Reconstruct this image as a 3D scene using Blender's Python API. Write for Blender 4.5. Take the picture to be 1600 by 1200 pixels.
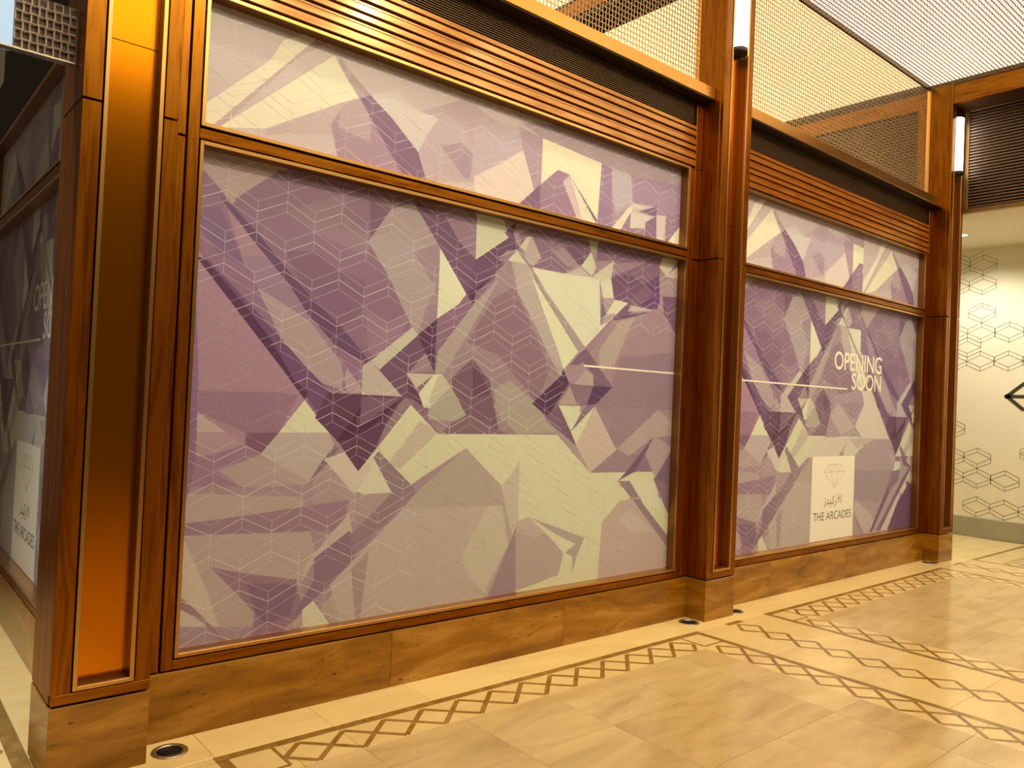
import bpy, bmesh, math, random
import numpy as np
from mathutils import Matrix, Vector, geometry

for o in list(bpy.data.objects):
    bpy.data.objects.remove(o, do_unlink=True)
S = bpy.context.scene
COL = S.collection
random.seed(7)

# ------------------------------------------------------------ camera
def make_camera():
    f, yaw, pitch, roll = 1223.4, 0.7055, 0.0194, 0.0434
    fw = Vector((math.sin(yaw)*math.cos(pitch), math.cos(yaw)*math.cos(pitch), math.sin(pitch)))
    rt = Vector((math.cos(yaw), -math.sin(yaw), 0)); up = rt.cross(fw)
    c, s = math.cos(roll), math.sin(roll)
    r2 = c*rt + s*up; u2 = -s*rt + c*up
    cam = bpy.data.cameras.new('camera'); cam.sensor_width = 36; cam.lens = f*36/1600
    o = bpy.data.objects.new('camera', cam); COL.objects.link(o)
    m = Matrix((r2, u2, -fw)).transposed().to_4x4(); m.translation = Vector((-0.6241, -3.2714, 1.5))
    o.matrix_world = m; S.camera = o
make_camera()

# ------------------------------------------------------------ world, exposure
w = bpy.data.worlds.new('world'); S.world = w; w.use_nodes = True
w.node_tree.nodes['Background'].inputs[0].default_value = (1.0, .72, .42, 1)
w.node_tree.nodes['Background'].inputs[1].default_value = 0.07
vs = S.view_settings
vs.view_transform = 'Standard'; vs.look = 'None'; vs.gamma = 1; vs.use_curve_mapping = False
vs.exposure = 0.3
CEILING_STRENGTH = 2.5
WASH_STRENGTH = 2.0
DOWN_STRENGTH = 60.0
SPOT_STRENGTH = 86.0
COVE_STRENGTH = 1.45
LAMP_STRENGTH = 7.0
FAR_STRENGTH = 140.0
LIGHT = (1.0, .79, .47)
TINT = (1.0, .72, .40)          # colour of the corridor's warm light

# row of ceiling spotlights on the far side of the corridor, aimed straight at the windows
for i in range(8):
    li = bpy.data.lights.new('ceiling_spotlight', 'SPOT'); li.energy = SPOT_STRENGTH; li.color = LIGHT
    li.spot_size = math.radians(76); li.spot_blend = .9; li.shadow_soft_size = .09
    o = bpy.data.objects.new('ceiling_spotlight', li); COL.objects.link(o); o.location = (.2+1.25*i, -2.5, 4.85)
    o.rotation_euler = Vector((0, 2.7, -2.5)).to_track_quat('-Z', 'Y').to_euler()

# added row of fill spots close to the windows, no fittings seen
for i in range(6):
    li = bpy.data.lights.new('near_fill_spot', 'SPOT'); li.energy = DOWN_STRENGTH; li.color = LIGHT
    li.spot_size = math.radians(95); li.spot_blend = 1.0; li.shadow_soft_size = .08
    o = bpy.data.objects.new('near_fill_spot', li); COL.objects.link(o); o.location = (.6+1.5*i, -.55, 4.96)
# added unseen spot, brightens the left passage floor and the pillar side
li = bpy.data.lights.new('passage_fill_spot', 'SPOT'); li.energy = 580; li.color = (1, .93, .76); li.spot_size = math.radians(70); li.spot_blend = .8; li.shadow_soft_size = .08
o = bpy.data.objects.new('passage_fill_spot', li); COL.objects.link(o); o.location = (-1.1, .7, 4.8)

# ------------------------------------------------------------ helpers
def lin(c):
    c /= 255.0
    return c/12.92 if c <= .04045 else ((c+.055)/1.055)**2.4
def alb(r, g, b, k=1.0):
    return tuple(min(.9, max(.002, lin(v)/t*k)) for v, t in zip((r, g, b), TINT))
MATS = {}
def mat(name, base=(.5,.5,.5), rough=.5, metal=0, coat=0, emit=None, es=0, spec=.5):
    m = bpy.data.materials.new(name); m.use_nodes = True
    b = m.node_tree.nodes['Principled BSDF']
    b.inputs['Base Color'].default_value = (*base, 1); b.inputs['Roughness'].default_value = rough
    b.inputs['Metallic'].default_value = metal; b.inputs['Coat Weight'].default_value = coat
    b.inputs['Coat Roughness'].default_value = .12; b.inputs['Specular IOR Level'].default_value = spec
    if emit: b.inputs['Emission Color'].default_value = (*emit, 1); b.inputs['Emission Strength'].default_value = es
    MATS[name] = m; return m
def nodes(m): return m.node_tree.nodes, m.node_tree.links, m.node_tree.nodes['Principled BSDF']
def ramp(N, stops):
    r = N.new('ShaderNodeValToRGB'); e = r.color_ramp.elements
    while len(e) < len(stops): e.new(.5)
    for el, (p, c) in zip(e, stops): el.position = p; el.color = (*c, 1)
    return r
def noise(N, L, vec, scale, detail=4, rough=.55, dist=0):
    n = N.new('ShaderNodeTexNoise'); n.inputs['Scale'].default_value = scale; n.inputs['Detail'].default_value = detail
    n.inputs['Roughness'].default_value = rough; n.inputs['Distortion'].default_value = dist
    L.new(vec, n.inputs['Vector']); return n
def mapping(N, L, vec, scale):
    mp = N.new('ShaderNodeMapping'); mp.inputs['Scale'].default_value = scale; L.new(vec, mp.inputs['Vector']); return mp.outputs[0]

def wood(name, scale, a, b, c, coat=.05, tint=(1,.42,.03), rough=.30):
    m = mat(name, a, rough, 0, coat, spec=1.0); N, L, B = nodes(m)
    B.inputs['IOR'].default_value = 2.1; B.inputs['Specular Tint'].default_value = (*tint, 1)      # varnished wood shimmers in its own colour
    tc = N.new('ShaderNodeTexCoord'); v = mapping(N, L, tc.outputs['Object'], scale)
    oi = N.new('ShaderNodeObjectInfo'); ad = N.new('ShaderNodeVectorMath'); ad.operation = 'ADD'
    L.new(v, ad.inputs[0]); L.new(oi.outputs['Random'], ad.inputs[1])
    n1 = noise(N, L, ad.outputs[0], 1.6, 5, .6, 1.4)
    r = ramp(N, [(.28, c), (.5, a), (.72, b)]); L.new(n1.outputs['Fac'], r.inputs[0])
    L.new(r.outputs[0], B.inputs['Base Color'])
    r2 = ramp(N, [(.30, tuple(t*f for t, f in zip(tint, (.50, .34, .25)))), (.5, tuple(t*f for t, f in zip(tint, (.88, .85, .8)))), (.70, tint)])
    L.new(n1.outputs['Fac'], r2.inputs[0]); L.new(r2.outputs[0], B.inputs['Specular Tint'])
    bp = N.new('ShaderNodeBump'); bp.inputs['Strength'].default_value = .05; L.new(n1.outputs['Fac'], bp.inputs['Height']); L.new(bp.outputs[0], B.inputs['Normal'])
    return m
WA, WB, WC = (.082,.0165,.0008), (.135,.031,.0015), (.032,.005,.0005)
wood('wood_v', (14, 14, 1.1), WA, WB, WC)
wood('wood_h', (1.1, 14, 14), WA, WB, WC)
wood('wood_slat', (1.1, 14, 14), (.30,.095,.012), (.40,.15,.025), (.20,.05,.005), .5, (1,.72,.36), .24)
wood('wood_y', (14, 1.1, 14), WA, WB, WC)
mat('brass', (.62,.36,.13), .28, 1)
mat('bronze_dark', (.10,.048,.014), .35, .6)
mat('gold', (.66,.225,.006), .19, 1)
def stone(name, cols, rough, scale, spots):
    m = mat(name, cols[1], rough, 0, 0, spec=.5); N, L, B = nodes(m)
    g = N.new('ShaderNodeNewGeometry'); v = mapping(N, L, g.outputs['Position'], scale)
    oi = N.new('ShaderNodeObjectInfo'); ml = N.new('ShaderNodeMath'); ml.operation = 'MULTIPLY'; ml.inputs[1].default_value = 9
    L.new(oi.outputs['Random'], ml.inputs[0])
    ad = N.new('ShaderNodeVectorMath'); ad.operation = 'ADD'; L.new(v, ad.inputs[0]); L.new(ml.outputs[0], ad.inputs[1])
    n1 = noise(N, L, ad.outputs[0], 1.0, 7, .62, .7)
    r = ramp(N, [(.3, cols[0]), (.5, cols[1]), (.7, cols[2])]); L.new(n1.outputs['Fac'], r.inputs[0])
    out = r.outputs[0]
    if spots:
        n2 = noise(N, L, mapping(N, L, g.outputs['Position'], (9, 9, 26)), 2.2, 3, .7)
        r2 = ramp(N, [(.64, (0,0,0)), (.70, (1,1,1))]); L.new(n2.outputs['Fac'], r2.inputs[0])
        mx = N.new('ShaderNodeMix'); mx.data_type = 'RGBA'; L.new(r2.outputs[0], mx.inputs['Factor'])
        L.new(out, mx.inputs['A']); mx.inputs['B'].default_value = (.06,.03,.008,1); out = mx.outputs['Result']
    L.new(out, B.inputs['Base Color']); return m
stone('travertine', ((.17,.066,.003), (.33,.142,.010), (.50,.26,.045)), .2, (1.6, 1.6, 9), True)
stone('marble_light', ((.76,.59,.28), (.84,.67,.33), (.88,.72,.38)), .16, (1.2, 5, 1), False)
stone('marble_field', ((.45,.315,.14), (.60,.45,.22), (.70,.545,.285)), .14, (1.0, 4.6, 1), False)
stone('marble_lane', ((.68,.51,.24), (.76,.59,.285), (.82,.65,.33)), .16, (1.2, 5, 1), False)
stone('marble_inlay', ((.20,.11,.02), (.29,.17,.04), (.40,.25,.08)), .18, (9, 9, 1), False)
mat('grout', (.34,.24,.12), .7)
mat('mesh_bronze', (.46,.33,.19), .42, .35)
mat('black', (.006,.005,.005), .6)
mat('louvre', (.030,.016,.009), .35, .3)
mat('louvre_fine', (.15,.09,.05), .4, .3)
mat('weave_grey', (.30,.24,.21), .5, .3)
mat('weave_back', (.10,.07,.065), .6)
mat('bronze', (.24,.115,.03), .3, .7)
mat('louvre_brown', (.16,.10,.06), .4, .3)
mat('canopy_face', (.66,.36,.11), .30, 1)
mat('steel', (.55,.52,.47), .3, 1)
mat('lens', (.008,.008,.008), .5, spec=.15)
mat('cap', (.03,.026,.022), .4)
mat('cream_wall', (.76,.72,.56), .7)
mat('hex_ink', (.035,.03,.02), .6)
mat('base_grey', (.33,.31,.22), .45)
mat('letter_white', alb(255, 232, 205), .5)
mat('logo_cream', alb(240, 216, 162), .5)
mat('logo_ink', (.12,.105,.08), .6)
mat('logo_pale', (.52,.47,.36), .6)
mat('lamp', (1,.97,.9), .4, 0, 0, (1,.93,.80), LAMP_STRENGTH)
mat('glow_ceiling', (1,.9,.7), .6, 0, 0, LIGHT, CEILING_STRENGTH)
mat('glow_wash', (1,.9,.7), .6, 0, 0, (1,.90,.70), WASH_STRENGTH)
mat('glow_cove', (1,.85,.6), .6, 0, 0, (1,.70,.33), COVE_STRENGTH)
mat('glow_sign', (.2,.3,.4), .5, 0, 0, (.55,.76,1.0), .55)
mat('downlight', (1,1,1), .5, 0, 0, (1,.9,.7), 12)
def print_mat():
    m = mat('print', (.5,.5,.5), .42); N, L, B = nodes(m)
    a = N.new('ShaderNodeAttribute'); a.attribute_name = 'ink'; L.new(a.outputs['Color'], B.inputs['Base Color'])
print_mat()

def link(o, parent=None):
    COL.objects.link(o)
    if parent: o.parent = parent
    return o
def tag(o, label=None, cat=None, group=None, kind=None):
    if cat and not kind: kind = 'thing'
    for k, v in (('label', label), ('category', cat), ('group', group), ('kind', kind)):
        if v: o[k] = v
    return o
def empty(name, loc=(0,0,0), rz=0):
    o = bpy.data.objects.new(name, None); o.location = loc; o.rotation_euler = (0,0,rz); o.empty_display_size = .1
    return link(o)
def build(name, bm, m, parent=None, smooth=False):
    me = bpy.data.meshes.new(name); bm.normal_update(); bm.to_mesh(me); bm.free()
    me.materials.append(MATS[m])
    if smooth:
        for p in me.polygons: p.use_smooth = True
    return link(bpy.data.objects.new(name, me), parent)
def addbox(bm, x0, x1, y0, y1, z0, z1, bev=0):
    vs = [bm.verts.new((x, y, z)) for z in (z0, z1) for y in (y0, y1) for x in (x0, x1)]
    fs = [(0,2,3,1), (4,5,7,6), (0,1,5,4), (2,6,7,3), (0,4,6,2), (1,3,7,5)]
    faces = [bm.faces.new([vs[i] for i in f]) for f in fs]
    if bev:
        es = list({e for f in faces for e in f.edges})
        bmesh.ops.bevel(bm, geom=es, offset=bev, segments=1, affect='EDGES', clamp_overlap=True)
def box(name, m, parent, x0, x1, y0, y1, z0, z1, bev=.002):
    bm = bmesh.new(); addbox(bm, x0, x1, y0, y1, z0, z1, bev); return build(name, bm, m, parent)
def boxes(name, m, parent, L, bev=.0015):
    bm = bmesh.new()
    for b in L: addbox(bm, *b, bev=0)
    if bev: bmesh.ops.bevel(bm, geom=bm.edges[:], offset=bev, segments=1, affect='EDGES', clamp_overlap=True)
    return build(name, bm, m, parent)
def cyl(name, m, parent, c, r, z0, z1, seg=32, prof=None):
    """lathe about a vertical axis at c"""
    prof = prof or [(r, z0), (r, z1)]
    bm = bmesh.new(); rings = []
    for rr, z in prof:
        rings.append([bm.verts.new((c[0]+rr*math.cos(2*math.pi*i/seg), c[1]+rr*math.sin(2*math.pi*i/seg), z)) for i in range(seg)])
    for a, b in zip(rings, rings[1:]):
        for i in range(seg): bm.faces.new((a[i], a[(i+1) % seg], b[(i+1) % seg], b[i]))
    if prof[0][0] > 1e-4: bm.faces.new(rings[0][::-1])
    if prof[-1][0] > 1e-4: bm.faces.new(rings[-1])
    o = build(name, bm, m, parent)
    for p in o.data.polygons: p.use_smooth = len(p.vertices) == 4
    return o
# ------------------------------------------------------------ floor
floor = box('floor', 'grout', None, -6, 12, -7, 6, -.12, -.0035, 0)
tag(floor, 'polished cream marble floor with brown diamond inlay borders', 'floor', kind='structure')
def unit_plate(name, m, bx, by):
    bm = bmesh.new(); t = .0016
    lo = [bm.verts.new((x, y, -1)) for x, y in ((0,0),(1,0),(1,1),(0,1))]
    mi = [bm.verts.new((x, y, -.35)) for x, y in ((0,0),(1,0),(1,1),(0,1))]
    hi = [bm.verts.new((x, y, 0)) for x, y in ((bx,by),(1-bx,by),(1-bx,1-by),(bx,1-by))]
    bm.faces.new(hi)
    for a, b in ((lo, mi), (mi, hi)):
        for i in range(4): bm.faces.new((a[i], a[(i+1) % 4], b[(i+1) % 4], b[i]))
    me = bpy.data.meshes.new(name); bm.normal_update(); bm.to_mesh(me); bm.free(); me.materials.append(MATS[m]); return me
PL = {'l': unit_plate('floor_tile', 'marble_light', .002, .004), 'n': unit_plate('floor_tile', 'marble_lane', .002, .004), 'f': unit_plate('floor_tile', 'marble_field', .002, .002),
      'b': unit_plate('inlay_band', 'marble_inlay', .004, .004), 's': unit_plate('inlay_strip', 'marble_inlay', .01, .03)}
G = .0016
def plate(kind, x0, x1, y0, y1, z=0, th=.003):
    nm = {'l': 'floor_tile', 'n': 'floor_tile', 'f': 'floor_tile', 'b': 'inlay_band', 's': 'inlay_strip'}[kind]
    o = bpy.data.objects.new(nm, PL[kind]); o.location = (x0+G/2, y0+G/2, z); o.scale = (x1-x0-G, y1-y0-G, th)
    return link(o, floor)
def strip(p, q, wd=.025):
    p = Vector((*p, 0)); q = Vector((*q, 0)); d = q-p; a = math.atan2(d.y, d.x); n = Vector((-math.sin(a), math.cos(a), 0))
    o = bpy.data.objects.new('inlay_strip', PL['s']); o.location = p-n*wd/2+Vector((0,0,.0007)); o.rotation_euler = (0,0,a)
    o.scale = (d.length, wd, .002); return link(o, floor)
def ylim(x): return -2.75 + .29*max(0, x-3.34)
def diamonds(c, half, axis, a0, n, sgn, hw=.105):
    """a chain of n diamonds along axis starting at a0, centred on c across"""
    for i in range(n):
        m = a0+sgn*(hw+2*hw*i)
        for s1 in (-1, 1):
            for s2 in (-1, 1):
                p = (m+s1*hw, c); q = (m, c+s2*half)
                if axis == 'y': p, q = p[::-1], q[::-1]
                strip(p, q)
XJ = [1.115+.53*j for j in range(5)]
for k in (-1, 0, 1, 2):
    o = 4.02*k
    # strip of light tiles along the stone base
    if k >= 0:
        xs = [o+.05]+[o+x for x in [.585]+XJ+[3.765]]+[o+4.07]
        for a, b in zip(xs, xs[1:]):
            if a < 10.3: plate('l', a, min(b, 10.4), -.100, .30 if k < 2 else .4)
    xl, xr = o+.575, o+3.795
    y0 = ylim(o+2)-.3
    if k < 0: continue
    xr_ = min(xr, 10.4)
    # outer bands
    for a, b in zip([xl, o+1.25, o+2.1, o+2.9], [o+1.25, o+2.1, o+2.9, xr]):
        if a < 10.2: plate('b', a, min(b, 10.3), -.147, -.100)
    for xx in ((xl, xl+.047), (xr-.047, xr)):
        if xx[1] < 10.4:
            for j in range(5): plate('b', xx[0], xx[1], -.147-.68*(j+1), -.147-.68*j)
    # light lanes under the diamonds
    lx = [xl+.047, o+.845]+[o+x for x in XJ]+[o+3.525, xr-.047]
    for a, b in zip(lx, lx[1:]):
        if a < 10.2: plate('n', a, min(b, 10.4), -.368, -.147)
    ys = [-.368, -.82, -1.35, -1.885, -2.415, -2.945, -3.475]
    for a, b in zip(ys, ys[1:]):
        for x0, x1 in ((xl+.047, o+.845), (o+3.525, xr-.047)):
            if x1 < 10.4: plate('n', x0, x1, b, a)
        fx = [o+.845]+[o+x for x in XJ]+[o+3.525]
        for x0, x1 in zip(fx, fx[1:]):
            if x0 < 10.2: plate('f', x0, min(x1, 10.4), b, a)
    if k < 2:
        diamonds(-.262, .097, 'x', xl+.047+.189, 13, 1, .105)
        for x0, xi in ((xl+.047, xl+.230), (xr-.047, xr-.230)):         # square corner pieces
            strip((x0, -.332), (xi, -.332), .016); strip((xi, -.332), (xi, -.150), .016)
    n = max(2, int((-.37-ylim(xr))/.21))
    if xr < 10.4: diamonds(xr-.047-.107, .1, 'y', -.37, n, -1)
    n = max(2, int((-.37-ylim(xl))/.21)) if k else 4
    diamonds(xl+.047+.107, .1, 'y', -.37, n, -1)
# aisles between the panels
for k in (0, 1, 2):
    o = 4.02*k
    c = o+.165
    for x0, x1 in ((o-.225, o+.045), (o+.045, o+.275), (o+.275, o+.575)):
        ys = [-.147, -.62, -1.15, -1.68, -2.21, -2.74, -3.3]
        plate('n', x0, x1, -.147, -.100)
        for a, b in zip(ys, ys[1:]): plate('n', x0, x1, b, a)
    if k:
        bb = plate('b', o+.09, o+.27, -.145, -.100); bb.location.z = .0007
        diamonds(c, .1, 'y', -.16, max(4, int((-.16-ylim(c))/.21)), -1)
# floor beside the side window
for j in range(9):
    plate('l', -.004, .30, .30+.53*j, .83+.53*j)
    plate('b', -.066, -.004, -.1+.53*j, .43+.53*j)
    plate('l', -.30, -.066, -.1+.53*j, .43+.53*j)
    plate('f', -.83, -.30, -.1+.53*j, .43+.53*j)
diamonds(-.18, .1, 'y', -.1, 12, 1)
# far lobby floor
for j in range(7):
    plate('l', 8.45, 10.42, .4+.53*j, .93+.53*j)

# ------------------------------------------------------------ mesh screens
def mesh_arrays(nu, nv, pu, pv, th, to_world, holes=(.44,.30,.38,.46)):
    V, F = [], []
    iu, jv = np.meshgrid(np.arange(nu), np.arange(nv), indexing='ij'); iu = iu.ravel(); jv = jv.ravel()
    sq = ((iu+jv) % 2 == 0)
    hw = np.where(sq, holes[0], holes[1])*pu; hh = np.where(sq, holes[2], holes[3])*pv
    cu, cv = (iu+.5)*pu, (jv+.5)*pv
    n = len(iu)
    U = np.zeros((n, 12)); W = np.zeros((n, 12)); D = np.zeros((n, 12))
    for q, (su, sv) in enumerate(((-1,-1),(1,-1),(1,1),(-1,1))):
        U[:, q] = cu+su*pu/2; W[:, q] = cv+sv*pv/2
        U[:, 4+q] = cu+su*hw; W[:, 4+q] = cv+sv*hh
        U[:, 8+q] = cu+su*hw; W[:, 8+q] = cv+sv*hh; D[:, 8+q] = th
    quads = []
    for q in range(4):
        r = (q+1) % 4
        quads += [(q, r, 4+r, 4+q), (4+q, 4+r, 8+r, 8+q)]
    quads = np.array(quads); base = (np.arange(n)*12)[:, None, None]
    F = (base+quads[None]).reshape(-1, 4)
    return to_world(U.ravel(), W.ravel(), D.ravel()), F
def mesh_screen(name, parent, nu, nv, pu, pv, th, fn, m='mesh_bronze', holes=(.44,.30,.38,.46)):
    co, F = mesh_arrays(nu, nv, pu, pv, th, fn, holes)
    me = bpy.data.meshes.new(name); me.vertices.add(len(co)); me.vertices.foreach_set('co', co.ravel())
    me.loops.add(F.size); me.loops.foreach_set('vertex_index', F.ravel())
    me.polygons.add(len(F)); me.polygons.foreach_set('loop_start', np.arange(len(F))*4)
    me.update(calc_edges=True); me.materials.append(MATS[m])
    o = link(bpy.data.objects.new(name, me), parent); o['kind'] = 'stuff'; return o

# ------------------------------------------------------------ ceiling
ceil = box('ceiling', 'black', None, -.6, 8.45, -6, 3.2, 5.42, 5.5, 0)
tag(ceil, 'bright luminous ceiling behind a woven bronze mesh', 'ceiling', kind='structure')
mesh_screen('mesh_panel', ceil, 274, 98, .0305, .0365, -.002, lambda u, v, d: np.stack([-.32+u, -3.33+v, 5.0-d], 1), holes=(.41,.24,.33,.43))
box('light_panel', 'glow_ceiling', ceil, -.6, 8.04, -6, -1.2, 5.03, 5.06, 0)
box('light_panel', 'glow_wash', ceil, -.1, 8.04, -1.2, .235, 5.03, 5.06, 0)
box('light_panel', 'glow_cove', ceil, .02, 8.04, .30, 3.1, 5.06, 5.09, 0)
box('edge_trim', 'bronze_dark', ceil, -.4, 8.04, .236, .256, 4.985, 5.03)
box('divider', 'black', ceil, -.6, 8.04, .258, .28, 5.03, 5.42, 0)

# ------------------------------------------------------------ walls behind the windows
wf = box('wall_front', 'black', None, .30, 8.3, .264, .30, 0, 3.70, 0)
tag(wf, 'dark wall behind the long printed window row', 'wall', kind='structure')
wsd = box('wall_left', 'black', None, .264, .29, .31, 4.4, 0, 4.99, 0)
tag(wsd, 'dark wall behind the side window left of the corner pillar', 'wall', kind='structure')
wb = box('wall_back', 'bronze_dark', None, .3, 8.04, 3.0, 3.1, 3.7, 5.05, 0)
tag(wb, 'back wall of the lit cove above the windows', 'wall', kind='structure')

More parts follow.
